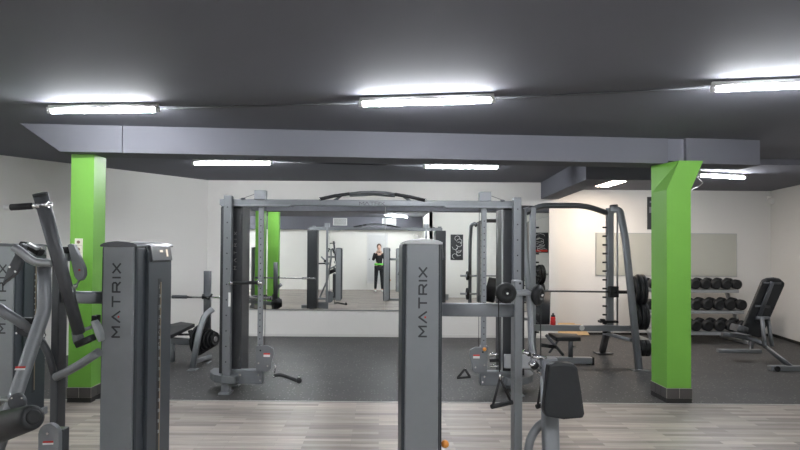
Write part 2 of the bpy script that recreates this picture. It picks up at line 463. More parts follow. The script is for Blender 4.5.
# ------------------------------------------------------------------ lamps
def lamp(p, q, label, group='fluorescent ceiling lamps', m='lamp', r=.018):
    p, q = V(p), V(q); c = (p+q)/2; u = (q-p).normalized()
    t_ = thing('ceiling_lamp', label, 'lamp', (c.x, c.y, c.z+.055), group)
    MB().sweep([p+V((0, 0, .024)), q+V((0, 0, .024))], rrect(.085, .012, .004), 'white', up=(0, 0, 1)).sweep([p+V((0, 0, .041)), q+V((0, 0, .041))], rrect(.032, .028, .004), 'white', up=(0, 0, 1)).build('housing', t_)
    MB().tube([p+u*.02, q-u*.02], r, m, 14, up=(0, 0, 1)).build('tube', t_)
    e = MB()
    for s, x in ((1, p), (-1, q)): e.tube([x-u*s*.01, x+u*s*.025], r*1.05, 'white', 12, up=(0, 0, 1))
    build_each(e, 'end_cap', t_)
LZ = CEIL-.055
lamp(H(49, 111.5, LZ), H(158, 110, LZ), 'long bright ceiling lamp above the left green column')
lamp(H(360, 104.5, LZ), H(494, 100.5, LZ), 'long bright ceiling lamp in the middle, nearest to the camera')
pq = H(712, 89.5, LZ); lamp(pq, pq+(H(800, 86, LZ)-pq).normalized()*1.15, 'long bright ceiling lamp cut by the right edge')
lamp(H(193, 163.5, LZ), H(272, 163.2, LZ), 'far ceiling lamp above the left end of the cable machine')
lamp(H(424, 167, LZ), H(499, 167.4, LZ), 'far ceiling lamp above the right end of the cable machine')
lamp(H(699, 175.6, RC-.055), H(745, 178, RC-.055), 'far ceiling lamp right of the green column head')
# lamp over the photographer, then two unseen lamps added to brighten the rear
lamp((.15, .95, LZ), (1.0, -.35, LZ), 'ceiling lamp over the photographer, seen in the mirror')
lamp((-5.9, .3, LZ), (-4.8, .3, LZ), 'added unseen fill lamp behind the camera on the left')
lamp((-5.9, 2.6, LZ), (-4.8, 2.6, LZ), 'added unseen fill lamp left of the camera beside the second green column')
# recessed panel light
q = [H(596, 186.3, RC-.004), H(608.5, 186.6, RC-.004), H(626, 181.3, RC-.004), H(613, 181, RC-.004)]
pl = thing('ceiling_panel_light', 'square warm panel light in the ceiling above the rack', 'lamp', (q[0]+q[2])/2)
MB().prism(q, (0, 0, .003), 'lamp_warm').build('diffuser', pl)
cc = (q[0]+q[2])/2
MB().prism([cc+(p-cc)*1.06 for p in q], (0, 0, .004), 'white').build('frame', pl)
for o_ in (bpy.data.objects['diffuser'],): o_.location.z -= .003
# conduit between lamps
for (pa, pb) in (((158, 108.5), (360, 103.5)), ((494, 98.5), (712, 87.5)), ((272, 162), (424, 166))):
    struct(MB().tube([H(*pa, CEIL-.008), H(*pb, CEIL-.008)], .009, 'frame_dark', 8, up=(0, 0, 1)).build('trim_2'))

# white cable hanging at the right lamp
tag(MB().tube(fillet([H(697, 177, RC-.03), P(703, 183, 7.9)+V((0, 0, 0)), P(698, 187, 7.9), P(693, 188.5, 7.5), P(690, 192, 7.2)], .2), .006, 'white', 8).build('cable', loc=P(697, 177, 7.9)), 'thin white cable dangling beside the head of the right green column', 'cable')

# ------------------------------------------------------------------ weight towers
def tower(root, xl, xr, y0, y1, zt, z0=0.0, cap='cap', sw=.012):
    """panel faces the camera (y0), stack cover faces +X"""
    w = xr-xl; tw = .006
    def panel(y, th):
        pts = []
        for z, k in ((z0+.02, 0.0), (zt-.03, tw)):
            pts.append((xl+k, z))
        poly = [V((xl-tw, y, z0+.02)), V((xr+tw*.3, y, z0+.02)), V((xr, y, zt-.035)), V((xr-.01, y, zt-.02)), V((xl+.012, y, zt-.02)), V((xl+tw*.5, y, zt-.035))]
        return MB().prism(poly, (0, th, 0), 'silver', .006)
    panel(y0, .022).build('side_panel', root)
    panel(y1-.022, .022).build('side_panel', root)
    s = MB().box((xl-sw, y0+.015, z0+.015), (xr+.012, y1-.015, zt-.03), 'shroud', .014)
    # raised stack cover on the +X face, leaning in at the top
    xs = xr+.012; ya, yb_ = y0+.12, y1-.05
    prof = [(xs-.01, z0+.05), (xs+.018, z0+.05), (xs+.018, zt-.20), (xs+.016, zt-.06), (xs-.005, zt-.02), (xs-.01, zt-.02)]
    s.prism([V((x, ya, z)) for x, z in prof], (0, yb_-ya, 0), 'shroud', .005)
    sh = s.build('shroud', root)
    c = MB()
    n = 10; poly = []
    for k in range(n+1):
        u = k/n; poly.append(V((xl-.010+u*(w+.028), y0-.008, zt-.024+.018*math.sin(PI*u)**.6)))
    poly += [V((xr+.018, y0-.008, zt-.034)), V((xl-.010, y0-.008, zt-.034))]
    c.prism(poly, (0, y1-y0+.016, 0), cap, .003)
    c.build('top_cover', root)
    yc = (ya+yb_)/2-.015
    MB().prism([V((xs+.012, ya+.02, zt-.115)), V((xs+.030, ya+.02, zt-.105)), V((xs+.018, ya+.02, zt-.028)), V((xs-.004, ya+.02, zt-.02))], (0, yb_-ya-.04, 0), 'cap', .004).build('display', root)
    dd = MB()
    for (u0, u1, v0, v1) in ((.35, .52, .55, .7), (.7, .8, .25, .75)):
        Y0, Y1 = ya+.04, yb_-.03
        za, zb2 = .08*v0, .08*v1
        def dx(h): return xs+.0308-.012*(h/.077)
        dd.prism([V((dx(za), Y0+(Y1-Y0)*u0, zt-.105+za)), V((dx(za), Y0+(Y1-Y0)*u1, zt-.105+za)), V((dx(zb2), Y0+(Y1-Y0)*u1, zt-.105+zb2)), V((dx(zb2), Y0+(Y1-Y0)*u0, zt-.105+zb2))], (.0008, 0, 0), 'display')
    build_each(dd, 'display_digit', root)
    MB().box((xs+.015, yc-.022, z0+.25), (xs+.0195, yc+.022, zt-.20), 'shroud_deep', .001).build('stack_slot', root)
    g = MB().box((xs+.018, yc+.004, z0+.27), (xs+.0225, yc+.016, zt-.22), 'copper')
    for k in range(14): g.box((xs+.019, yc-.008, zt-.30-.055*k), (xs+.0235, yc+.003, zt-.285-.055*k), 'steel')
    g.build('selector_strip', root)
    return xs

# --- machine with the middle tower
YC = 2.92
cx0, cx1 = P(405.5, 330, YC).x, P(438.5, 330, YC).x
ztc = P(422, 243.5, YC).z+.03
M1 = thing('cable_machine', 'silver gym machine in the middle with an upright logo tower, cable and black pad', 'gym machine', ((cx0+cx1)/2, YC+.25, 0))
tower(M1, cx0, cx1, YC, YC+.5, ztc, cap='cap_lit', sw=.019)
hL = 7.4*YC/600; A = P(426.3, 336.5, YC)
logo(MB(), V((A.x, YC, A.z)), (0, 0, 1), (-1, 0, 0), hL, (336.5-268)*YC/600).build('logo', M1)
k = 3.15/600
YB = YC+.25
MB().bar([P(434, 309.3, YB), P(517, 310.2, YB)], .068, .06, 'silver', up=(0, 1, 0), r=.008).build('crossbar', M1)
pt = P(516.8, 280, YB); MB().box((pt.x-.022, YB-.045, 0), (pt.x+.022, YB+.045, pt.z), 'silver', .008).tube([P(520, 283.5, YB-.046), P(520, 283.5, YB-.04)], .006, 'black', 8, up=(0, 0, 1)).build('post', M1)
br_ = MB().box((cx0, YC+.02, 0), (cx1, YC+.48, .05), 'silver', .01).box((cx1-.03, YB-.035, .0), (pt.x+.5, YB+.035, .06), 'silver', .01)
br_.box((pt.x-.03, YB-.35, 0), (pt.x+.03, YB+.35, .055), 'silver', .01).build('base_rail', M1)
def stop(root, c, ax, r, name='pulley_guard'):
    o = MB().lathe(c, ax, [(-.012, r*.5), (-.014, r*.85), (-.004, r), (.008, r*.98), (.018, r*.86), (.024, r*.55), (.02, r*.34), (.015, r*.3)], 'rubber', 28).build(name, root)
    MB().lathe(V(c), ax, [(.01, r*.16), (.026, r*.16), (.03, r*.1)], 'chrome', 10).build('bolt', o)
stop(M1, P(506, 293, YB-.11), (.05, -1, 0), .054)
stop(M1, P(537.5, 295, YB-.07), (.79, -.62, 0), .055)
MB().tube([P(506, 293, YB-.1), P(512, 293, YB-.06), P(523, 293, YB-.06), P(536, 295, YB-.06)], .014, 'silver_light', 10, up=(0, 0, 1)).build('axle', M1)
yu = YB-.30
MB().tube([P(522, 292, YB-.04), P(528, 292, YB-.04), P(530, 300, YB-.06), P(531, 345, YB-.2), P(535, 368, YB-.28), P(548, 378, yu)], .0145, 'silver_light', 12, .03).build('bent_tube', M1)
MB().tube([P(498.5, 300, YB-.1), P(499.5, 372, YB-.1)], .003, 'black', 6).build('cable', M1)
MB().tube([P(540.5, 303, YB-.08), P(541, 398, YB-.08)], .003, 'black', 6).build('cable', M1)
pa, pb = P(548.5, 358, yu), P(550, 470, yu)
MB().bar([pa, V((pb.x+.02, yu, 0.03))], .072, .07, 'silver', r=.012).build('seat_post', M1)
MB().tube([V((P(522, 460, yu+.05).x, yu+.05, .02)), P(526, 460, yu+.05), P(531, 436, yu+.05), P(541, 423, yu+.05), P(553, 421, yu+.02)], .021, 'silver', 12, .1).build('curved_brace', M1)
lv = MB().tube([P(523, 351, yu-.02), P(533, 356, yu-.02)], .010, 'chrome', 10).tube([P(533, 356, yu-.02), P(546, 359, yu-.02)], .012, 'chrome', 10).tube([P(528, 353.5, yu-.02), P(530, 354.6, yu-.02)], .0115, 'black', 10)
lv.build('adjuster_lever', M1)
MB().tube([P(531, 361.5, yu-.02), P(538.5, 370, yu-.02)], .019, 'chrome', 14).tube([P(533.2, 364, yu-.02), P(536.2, 367.4, yu-.02)], .0197, 'black', 14).tube([P(537, 370, yu), P(545, 376, yu)], .009, 'chrome', 8).build('adjuster_knob', M1)
yp = yu-.16
poly = [P(*q_, yp) for q_ in ((549, 366), (553, 363.5), (564, 362.6), (574, 364), (578, 368), (582, 392), (585, 414), (583.5, 418.5), (564, 420), (546, 417), (544, 411), (546.5, 388))]
MB().prism(poly, (0, .06, 0), 'vinyl', .012).build('pad', M1)
MB().lathe(P(563, 392, yp+.06), (0, 1, 0), [(0, .04), (.012, .04), (.02, .028), (.10, .028)], 'silver_light').bar([P(545, 385, yp+.10), P(566, 392, yp+.10)], .05, .03, 'silver').build('pad_bracket', M1)
MB().ball(P(445, 444, YC+.1), .02, 'orange').tube([P(438, 444, YC+.1), P(445, 444, YC+.1)], .007, 'chrome', 8).build('pop_pin', M1)

def strap_handle(label, apex, gl, gr, Yd=None, group=None, w=.006, gripr=.012):
    t_ = thing('stirrup_attachment', label, 'cable attachment', apex, group)
    MB().sweep([apex, apex.lerp(gl, .5)+V((0, 0, 0)), gl], rrect(w*2, w*.7, .001, 1), 'black', up=(0, 1, 0)).sweep([apex, gr], rrect(w*2, w*.7, .001, 1), 'black', up=(0, 1, 0)).build('strap', t_)
    u = (gr-gl).normalized()
    MB().tube([gl-u*.006, gr+u*.006], gripr, 'rubber', 12, up=(0, 0, 1)).build('grip', t_)
    MB().lathe(apex+V((0, 0, -.01)), (0, 0, 1), [(0, .006), (.035, .006)], 'chrome', 8).build('carabiner', t_)
    return t_
strap_handle('black stirrup handle hanging from a cable beside the near silver post', P(500, 378, YB-.1), P(492.5, 406.5, YB-.12), P(511, 402.5, YB-.06))
strap_handle('black handle half hidden behind the light post of the middle machine', P(541, 385, YB-.08), P(537.5, 406.5, YB-.08), P(548, 403, YB-.06))

# --- machine with the left tower
YA = 2.92
ax0, ax1 = P(101.5, 330, YA).x, P(132.5, 330, YA).x
zta = P(118, 246, YA).z+.03
M2 = thing('press_machine', 'gym machine at the left edge with an upright logo tower and long grey lever arm', 'gym machine', ((ax0+ax1)/2, YA+.25, 0))
ylen = .50
xs = tower(M2, ax0, ax1, YA, YA+ylen, zta)
A = P(119.5, 337, YA)
logo(MB(), V((A.x, YA, A.z)), (0, 0, 1), (-1, 0, 0), 7.4*YA/600, (337-264)*YA/600).build('logo', M2)
zc = P(156, 346, YA+.3).z
logo(MB(), V((xs+.0185, YA+.275, zc)), (0, 0, 1), (0, -1, 0), .017, .33, 'strip_metal', None, .14).build('logo', M2)
YP = 3.03
xa, xb = P(50, 380, YP).x, P(57.5, 380, YP).x
MB().box((xa, YP, 0), (xb, YP+.085, P(55, 258, YP).z), 'frame_dark', .006).build('post', M2)
MB().bar([P(60, 297, YP+.05), P(104, 297.6, YP+.05)], .062, .05, 'silver', r=.012).build('crossbar', M2)
MB().box((ax0, YA+.02, 0), (ax1, YA+.48, .05), 'silver', .01).box((xa-.4, YP, 0), (ax1, YP+.07, .06), 'silver', .01).box((xa-.02, YP-.6, 0), (xb+.02, YP+.4, .05), 'silver', .01).build('base_rail', M2)
# long lever arm, near
yl0, yl1 = 2.62, 2.80
pts = [P(40.5, 195, yl0), P(79, 333, yl1)]
MB().bar(pts, .058, .05, 'frame_dark', r=.02, scale=[1, .9]).build('lever_arm', M2)
u = (pts[0]-pts[1]).normalized()
MB().bar([pts[0]-u*.004, pts[0]+u*.008], .060, .052, 'rubber', r=.022).build('arm_cap', M2)
Yh = yl0-.01
h_ = MB().tube([P(11, 207.3, Yh), P(32, 206, Yh)], .0145, 'rubber', 14).build('handle_grip', M2)
MB().tube([P(5, 207.7, Yh), P(11.3, 207.3, Yh)], .0115, 'white', 12).build('handle_tip', h_)
MB().tube([P(31.5, 206, Yh), P(40, 205.4, Yh)], .0125, 'chrome', 12).tube([P(36, 205.8, Yh), P(37, 205.7, Yh)], .017, 'chrome', 12).tube([P(40, 205, Yh), P(52, 204.4, Yh)], .0085, 'chrome', 10).tube([P(46, 204.7, Yh), P(49, 204.5, Yh)], .014, 'chrome', 10).build('handle_bar', h_)
# silver bent frame tube
yt = 2.78
MB().bar([P(44, 258, yt), P(44.5, 310, yt), P(3, 433, yt-.15), P(-14, 480, yt-.2), V((P(-14, 480, yt-.2).x-.25, yt-.25, .03))], .056, .05, 'silver', .03, r=.018).build('bent_frame_tube', M2)
lb = MB()
lb.prism([P(15.7, 366.5, 2.625), P(25.6, 366.3, 2.625), P(25, 368.2, 2.625), P(15, 368.4, 2.625)], (0, .003, 0), 'red')
lb.prism([P(15, 368.4, 2.625), P(25, 368.2, 2.625), P(24.4, 370, 2.625), P(14.4, 370.2, 2.625)], (0, .003, 0), 'white').build('warning_label', M2)
# upper curved tube and pivot plates
MB().tube([P(14, 247, 2.66), P(20, 251, 2.66), P(34, 263, 2.68), P(57, 263, 2.72)], .0185, 'silver_light', 14, .06).build('curved_tube', M2)
poly = [P(*q_, 2.70) for q_ in ((21, 243), (23.5, 246), (20, 262), (17, 271), (11, 277), (2, 283.5), (8, 267))]
MB().prism(poly, (0, .035, 0), 'frame_dark', .004).lathe(P(15.5, 271.5, 2.695), (0, -1, 0), [(0, .005), (.004, .005)], 'chrome', 8).lathe(P(10, 267, 2.695), (0, -1, 0), [(0, .005), (.004, .005)], 'chrome', 8).build('pivot_plate', M2)
MB().bar([P(22, 245, 2.80), P(30, 246, 2.80), P(41, 253, 2.80)], .034, .05, 'rubber', .03, r=.014).bar([P(28, 244, 2.77), P(38, 249, 2.77)], .012, .03, 'silver_light', r=.004).build('pivot_block', M2)
# cam at the right of the arm
poly = [P(*q_, 2.86) for q_ in ((67.5, 245), (70, 243.5), (73.5, 244.5), (84, 268), (84.5, 275), (82, 280), (78, 281), (74.5, 277))]
MB().prism(poly, (0, .03, 0), 'silver', .004).build('cam_plate', M2)
cm = MB().prism([p+V((-.018, .032, 0)) for p in poly], (0, .035, 0), 'rubber', .004)
cm.tube([P(60, 250, 2.9), P(70, 250, 2.9)], .016, 'rubber').tube([P(58, 256, 2.91), P(70, 257, 2.91)], .02, 'silver').lathe(P(79.5, 270, 2.855), (0, -1, 0), [(0, .005), (.003, .005)], 'red', 8)
cm.build('cam', M2)
MB().tube([P(79, 281, 2.9), P(75, 287, 2.9), P(74.5, 296, 2.92)], .005, 'steel', 8).ball(P(75.5, 286, 2.9), .011, 'steel').build('cable_end', M2)
# lower struts
MB().tube([P(-12, 301.5, 2.85), P(34, 331, 2.95)], .024, 'silver', 14).build('strut', M2)
MB().bar([P(38, 335, 3.0), P(48, 352, 3.0), P(54, 374, 3.02)], .032, .03, 'frame_dark', .08, r=.01).build('strut', M2)
MB().tube([P(56, 377, 3.0), P(76, 367, 2.95), P(99, 352, 2.9)], .021, 'silver', 12, .08).build('strut', M2)
MB().prism([P(*q_, 2.93) for q_ in ((19, 318), (31, 318), (31, 332), (27, 338), (15, 333))], (0, .04, 0), 'shroud_deep', .005).lathe(P(24, 327, 2.925), (0, -1, 0), [(0, .014), (.01, .014)], 'rubber', 12).lathe(P(17, 333, 2.925), (0, -1, 0), [(0, .005), (.006, .005)], 'chrome', 8).build('stop_block', M2)
MB().lathe(P(44.5, 335, 2.92), (0, -1, 0), [(0, .009), (.01, .009)], 'chrome', 8).build('bolt', M2)
bk = MB().prism([P(*q_, 2.84) for q_ in ((71, 333), (75, 331), (78, 338), (78, 346), (73, 344))], (0, .06, 0), 'silver', .004)
bk.prism([P(*q_, 2.80) for q_ in ((90, 322), (93, 320.5), (96.5, 325), (99.5, 333), (100.5, 341), (98.5, 342.5), (95.5, 337), (92.5, 328))], (0, .05, 0), 'silver_light', .004)
bk.bar([P(74, 333, 2.86), P(95, 326, 2.86)], .016, .04, 'silver_light').build('foot_bracket', M2)
MB().bar([P(77.5, 344.5, 2.8), P(93, 337.5, 2.8)], .030, .05, 'rubber', r=.008).build('foot_pad', M2)
MB().box(P(91, 323.5, 2.9), P(101, 314.5, 2.95), 'rubber', .004).build('rubber_stop', M2)
# bottom plate with label
yb2 = 2.66
poly = [P(38, 470, yb2)]+[P(48.3+10.3*math.cos(PI-a_), 434.5-10.5*math.sin(a_), yb2) for a_ in [PI*k/10 for k in range(11)]]+[P(58.6, 470, yb2)]
MB().prism(poly, (0, .03, 0), 'silver', .003).lathe(P(47.6, 433.5, yb2-.001), (0, -1, 0), [(0, .006), (.003, .006)], 'chrome', 8).build('guard_plate', M2)
y_ = yb2-.003
MB().prism([P(43, 441.3, y_), P(53, 441, y_), P(53, 442.8, y_), P(42.5, 443.1, y_)], (0, .003, 0), 'red').prism([P(42.5, 443.1, y_), P(53, 442.8, y_), P(53, 444.6, y_), P(42.5, 445, y_)], (0, .003, 0), 'white').build('warning_label', M2)
MB().box((P(38, 470, yb2).x, yb2+.032, 0), (P(58.6, 470, yb2).x, yb2+.09, P(48, 432, yb2).z), 'frame_dark', .006).build('lower_post', M2)
# roller pad
yr = 2.30
pe, pf = P(32, 417.5, yr), P(-34, 437, yr+.30)
ax = (pf-pe).normalized()
MB().lathe(pe, ax, [(-.012, .030), (-.010, .042), (0, .047), (.02, .049), (.40, .070)], 'vinyl', 28).build('roller_pad', M2)
MB().lathe(pe, -ax, [(.008, .03), (.016, .028), (.018, .02)], 'rubber', 20).build('roller_cap', M2)
MB().disc(P(17.5, 402, 2.46), (0, 1, 0), .037, .02, 'frame_dark').lathe(P(12, 398, 2.447), (0, -1, 0), [(0, .004), (.003, .004)], 'chrome', 8).lathe(P(22, 398, 2.447), (0, -1, 0), [(0, .004), (.003, .004)], 'chrome', 8).bar([P(18, 400, 2.47), P(22, 425, 2.44)], .06, .02, 'frame_dark').bar([P(18, 402, 2.475), P(3, 399, 2.48), P(0, 405, 2.5)], .012, .02, 'steel').build('roller_hinge', M2)

# --- far left tower
YF = 5.30
xr = P(12.5, 330, YF).x
M3 = thing('weight_machine', 'dark weight stack tower at the left edge in front of the green column', 'gym machine', (xr-.1, YF+.28, 0))
xs3 = tower(M3, xr-.2, xr, YF, YF+.52, P(8, 246, YF).z+.03)
A = P(5, 335, YF); logo(MB(), V((A.x, YF, P(5, 333, YF).z)), (0, 0, 1), (-1, 0, 0), .058, .60).build('logo', M3)
MB().box((xr-.25, YF+.05, 0), (xr+.05, YF+.5, .07), 'silver', .01).build('base', M3)

# tower behind the photographer, only in the mirror
M4 = thing('weight_machine', 'dark weight stack tower seen only in the mirror, right of the photographer', 'gym machine', (.72, -.75, 0))
tower(M4, .62, .82, -1.0, -.5, 1.64)

# --- the tall cable crossover
YX = 6.62
zT = P(370, 206.3, YX+.08).z
zT2 = P(370, 200.2, YX+.08).z
XC = (P(226.9, 300, YX).x+P(517.0, 300, YX).x)/2
X1 = thing('cable_crossover', 'wide grey cable crossover with two towers and a top beam before the mirror', 'gym machine', (XC, YX+.2, 0))
dpost = P(517.0, 300, YX).x-XC
xl_, xr_ = XC-dpost, XC+dpost
MB().box((xl_-.11, YX+.05, zT), (xr_+.06, YX+.13, zT2), 'silver_shaded', .01).box((xl_-.09, YX+.035, zT-.012), (xl_+.68, YX+.13, zT+.01), 'silver', .004).box((xr_-.8, YX+.035, zT-.012), (xr_, YX+.13, zT+.01), 'silver', .004).build('top_beam', X1)
logo(MB(), V((P(359.5, 205, YX+.05).x, YX+.049, P(372, 205.2, YX+.05).z)), (1, 0, 0), (0, 0, 1), .036, (384-359)*(YX+.05)/600, 'ink', None, .16).build('logo', X1)
# chin-up bars on top
yq = YX+.05
pb_ = MB()
pb_.tube([P(349.5, 193.8, yq), P(360, 192.6, yq), P(373, 192.2, yq), P(386, 192.8, yq), P(395, 194.3, yq)], .016, 'frame_dark', 10)
pb_.tube([P(349.5, 195.8, yq+.1), P(373, 194.6, yq+.1), P(395, 196.3, yq+.1)], .012, 'silver_shaded', 10)
build_each(pb_, 'chin_up_bar', X1)
for s, pts in ((-1, ((319.5, 199.2), (334, 196), (349.5, 193.8))), (1, ((426, 200.6), (411, 197), (395, 194.3)))):
    g = MB().tube([P(x, y, yq) for x, y in pts], .019, 'rubber', 10); g.tube([P(pts[0][0], pts[0][1], yq), P(pts[0][0]+s*-1.2, pts[0][1]-.2, yq)], .021, 'chrome', 10)
    g.build('grip', X1)
for pts in (((332, 202), (337, 199), (342, 195)), ((413, 203), (408, 199.5), (403, 196))):
    MB().tube([P(x, y, yq+.03) for x, y in pts], .015, 'frame_dark', 10, .1).build('bracket', X1)
for s in (-1, 1):
    def sx_(d): return XC+s*d
    def bx(m, d0, d1, y0, y1, z0, z1, mt, bev=0):
        x0, x1 = sorted((sx_(d0), sx_(d1))); return m.box((x0, y0, z0), (x1, y1, z1), mt, bev)
    ztp = zT2+.035
    bx(MB(), dpost-.044, dpost+.044, YX-.02, YX+.08, .1, ztp, 'silver_shaded', .01).build('upright', X1)
    hb = MB()
    for k in range(11): hb.lathe((sx_(dpost), YX-.021, .35+k*.17), (0, -1, 0), [(0, .008), (.001, .008)], 'black', 8)
    build_each(hb, 'bolt_hole', X1)
    sd = bx(MB(), dpost-.14, dpost+.11, YX+.10, YX+.50, .12, 2.065, 'shroud_dark', .02); sh = sd.build('weight_shroud', X1)
    if s > 0: bx(MB(), dpost-.148, dpost-.136, YX+.09, YX+.125, .12, 2.05, 'steel').build('edge_trim', X1)
    if s < 0:
        logo(MB(), V((sx_(dpost-.075)+.0, YX+.099, 1.36)), (0, 0, 1), (-1, 0, 0), .026, .42, 'strip_metal', None, .14).build('logo', X1)
    # perforated cable column
    dc = dpost-.35
    col = bx(MB(), dc-.026, dc+.028, YX+.08, YX+.14, .15, 2.16, 'silver', .006)
    for k in range(22): col.lathe((sx_(dc), YX+.08, .45+k*.07), (0, -1, 0), [(0, .007), (.001, .007)], 'black', 8)
    col.build('cable_column', X1)
    bx(MB(), dc-.06, dc+.07, YX+.03, YX+.13, zT2-.005, zT2+.10, 'silver', .006).build('top_pulley_box', X1)
    cb = MB().tube([(sx_(dc-.06), YX+.06, .42), (sx_(dc-.06), YX+.06, 2.1)], .003, 'black', 6)
    cb.tube([(sx_(dc+.06), YX+.06, zT2+.06), (sx_(dc+.20), YX+.06, zT2+.01)], .003, 'black', 6)
    build_each(cb, 'cable', X1)
    MB().ball((sx_(dc+.2), YX+.07, zT2+.0), .03, 'frame_dark', (1, 1, .6)).build('cable_guide', X1)
    # base
    b0 = bx(MB(), dc-.04, dpost-.02, YX+.06, YX+.16, .09, .25, 'silver_shaded', .012)
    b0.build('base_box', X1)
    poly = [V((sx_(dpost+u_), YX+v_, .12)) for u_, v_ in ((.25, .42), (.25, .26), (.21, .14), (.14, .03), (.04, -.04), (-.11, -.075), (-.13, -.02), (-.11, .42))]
    MB().prism(poly, (0, 0, .08), 'silver_shaded', .008).build('foot_cover', X1)
    bx(bx(MB(), dpost-.04, dpost+.05, YX-.03, YX+.09, .015, .14, 'silver_shaded', .008), dpost-.06, dpost+.07, YX-.06, YX+.11, 0, .018, 'silver', .003).build('foot', X1)
    bx(bx(MB(), dpost-.04, dpost+.05, YX+.35, YX+.47, .015, .14, 'silver_shaded', .008), dpost-.06, dpost+.07, YX+.32, YX+.5, 0, .018, 'silver', .003).build('foot', X1)
    # swivel pulley plate
    poly = [(dc+.03, .24), (dc+.03, .52), (dc-.10, .525), (dc-.16, .49), (dc-.17, .43), (dc-.14, .33), (dc-.14, .27), (dc-.10, .235)]
    pp = MB().prism([V((sx_(d_), YX+.03, z_)) for d_, z_ in poly], (0, .03, 0), 'silver_shaded', .006)
    pp.build('pulley_plate', X1)
    lx = sx_(dc-.09)
    MB().box((lx-.036, YX+.026, .40), (lx+.036, YX+.03, .425), 'white').box((lx-.036, YX+.026, .425), (lx+.036, YX+.03, .441), 'red').build('warning_label', X1)
    bt = MB()
    for d_, z_ in ((dc-.02, .47), (dc-.0, .33), (dc-.1, .30), (dc, .2), (dc-.02, .14), (dpost-.15, .2)):
        bt.lathe((sx_(d_), YX+.03, z_), (0, -1, 0), [(0, .010), (.006, .010)], 'chrome' if z_ < .4 else 'rubber', 8)
    build_each(bt, 'bolt', X1)
    # carriage on the column
    zc = P(260, 283, YX).z if s < 0 else .44
    ca = bx(MB(), dc-.035, dc+.04, YX+.05, YX+.16, zc-.09 if s > 0 else zc-.03, zc+.09 if s > 0 else zc+.03, 'silver_shaded', .006)
    ca.build('carriage', X1)
    if s > 0:
        MB().ball((sx_(dc), YX+.03, .50), .022, 'orange').build('pop_pin', X1)
        k2 = MB()
        for j in range(3): k2.tube([(sx_(dc+.05), YX-.02+j*.02, .32+j*.06), (sx_(dc+.16), YX-.02+j*.02, .33+j*.06)], .018, 'chrome' if j != 1 else 'black', 10, up=(0, 0, 1))
        build_each(k2, 'pulley_wheel', X1)
        MB().box((sx_(dpost-.15), YX-.07, .31), (sx_(dpost+.24), YX-.022, .46), 'silver_light', .01).build('lower_link_beam', X1)
    else:
        MB().ball((sx_(dpost-.12), YX+.2, .72), .02, 'orange').build('pop_pin', X1)
pz = P(232, 283, YX-.04)
MB().tube([P(232, 283, YX-.04), P(259, 282.6, YX-.04)], .019, 'rubber', 12).tube([P(229, 283, YX-.04), P(233, 283, YX-.04)], .022, 'chrome', 12).tube([P(258, 282.8, YX-.04), P(262, 282.8, YX-.04)], .026, 'chrome', 12).tube([P(260.5, 283, YX-.04), P(260.5, 283, YX+.06)], .014, 'chrome', 10, up=(0, 0, 1)).build('press_bar', X1)
MB().box(P(228.2, 306.5, YX-.022), P(230.8, 292.5, YX-.019), 'white').build('height_label', X1)

tag(MB().tube([P(274.5, 364, YX), P(275.5, 366, YX), P(274.5, 373, YX)], .008, 'chrome', 8).tube([P(274.5, 375.5, YX-.05), P(280, 374.5, YX-.05), P(288, 377, YX-.08), P(298, 381, YX-.15)], .019, 'rubber', 12, .06).ball(P(299, 380.5, YX-.15), .032, 'rubber').ball(P(299, 377, YX-.15), .016, 'chrome').ball(P(274, 376, YX-.05), .02, 'chrome').build('rope_attachment', loc=P(285, 380, YX-.05)), 'black rope handle lying low beside the left tower of the crossover', 'cable attachment')
strap_handle('black strap handle low beside the right tower of the crossover', P(465, 369, YX), P(457.5, 378, YX-.03), P(470, 377, YX-.03), w=.012, gripr=.012)

# --- barbell rack on the right
YR0, YR1 = 8.05, 9.30
YRu = 8.6
RK = thing('smith_rack', 'tall grey barbell rack with slanted legs between crossover and green column', 'rack', (P(580, 350, YRu).x, YRu, 0))
MB().tube([P(526, 213, YRu), P(540, 205.5, YRu), P(586, 205.6, YRu), P(608, 213.5, YRu)], .04, 'frame_dark', 12, .35).build('top_bar', RK)
up_ = P(609.8, 300, YRu).x
zb_ = P(610, 330, YRu).z
MB().box((up_-.045, YRu-.04, zb_-.02), (up_+.045, YRu+.05, P(610, 208, YRu).z), 'silver', .012).build('upright', RK)
pg = MB()
for k in range(13):
    y_ = 227.5+k*8.72
    if 275 < y_ < 280: pass
    pc = P(606.5, y_, YRu-.02); pg.tube([pc, pc-V((.055, 0, 0))], .0125, 'black', 8, up=(0, 0, 1))
build_each(pg, 'catch_peg', RK)
gx = P(616, 300, YRu).x
MB().tube([(gx, YRu-.05, zb_+.02), (gx, YRu-.05, P(616, 213, YRu).z)], .013, 'steel', 10).build('guide_rod', RK)
MB().bar([P(611, 209, YRu-.05), P(620, 210, YRu-.1), P(625.5, 240, YRu-.2), P(639, 369.5, YR0)], .085, .085, 'silver', .12, r=.02).build('front_leg', RK)
MB().bar([P(611, 209, YRu), P(617, 208.5, YRu)], .12, .1, 'frame_dark', r=.03).build('top_cap', RK)
MB().box(P(634, 371.3, YR0-.06), P(647, 370, YR0+.08), 'silver', .004).build('foot_plate', RK)
MB().bar([P(609, 322, YRu+.02), P(602.5, 351, YR1)], .09, .08, 'frame_dark', r=.02).box(P(597, 353.6, YR1-.08), P(609, 352, YR1+.1), 'frame_dark', .004).build('rear_leg', RK)
MB().bar([P(604, 333, YRu+.25), P(631, 340, YRu-.25)], .05, .05, 'silver', r=.012).build('brace', RK)
yw = YRu-.12
MB().box(P(533, 331, yw), P(633, 325, yw+.07), 'silver', .008).build('lower_beam', RK)
pe = P(582, 328, yw-.004)
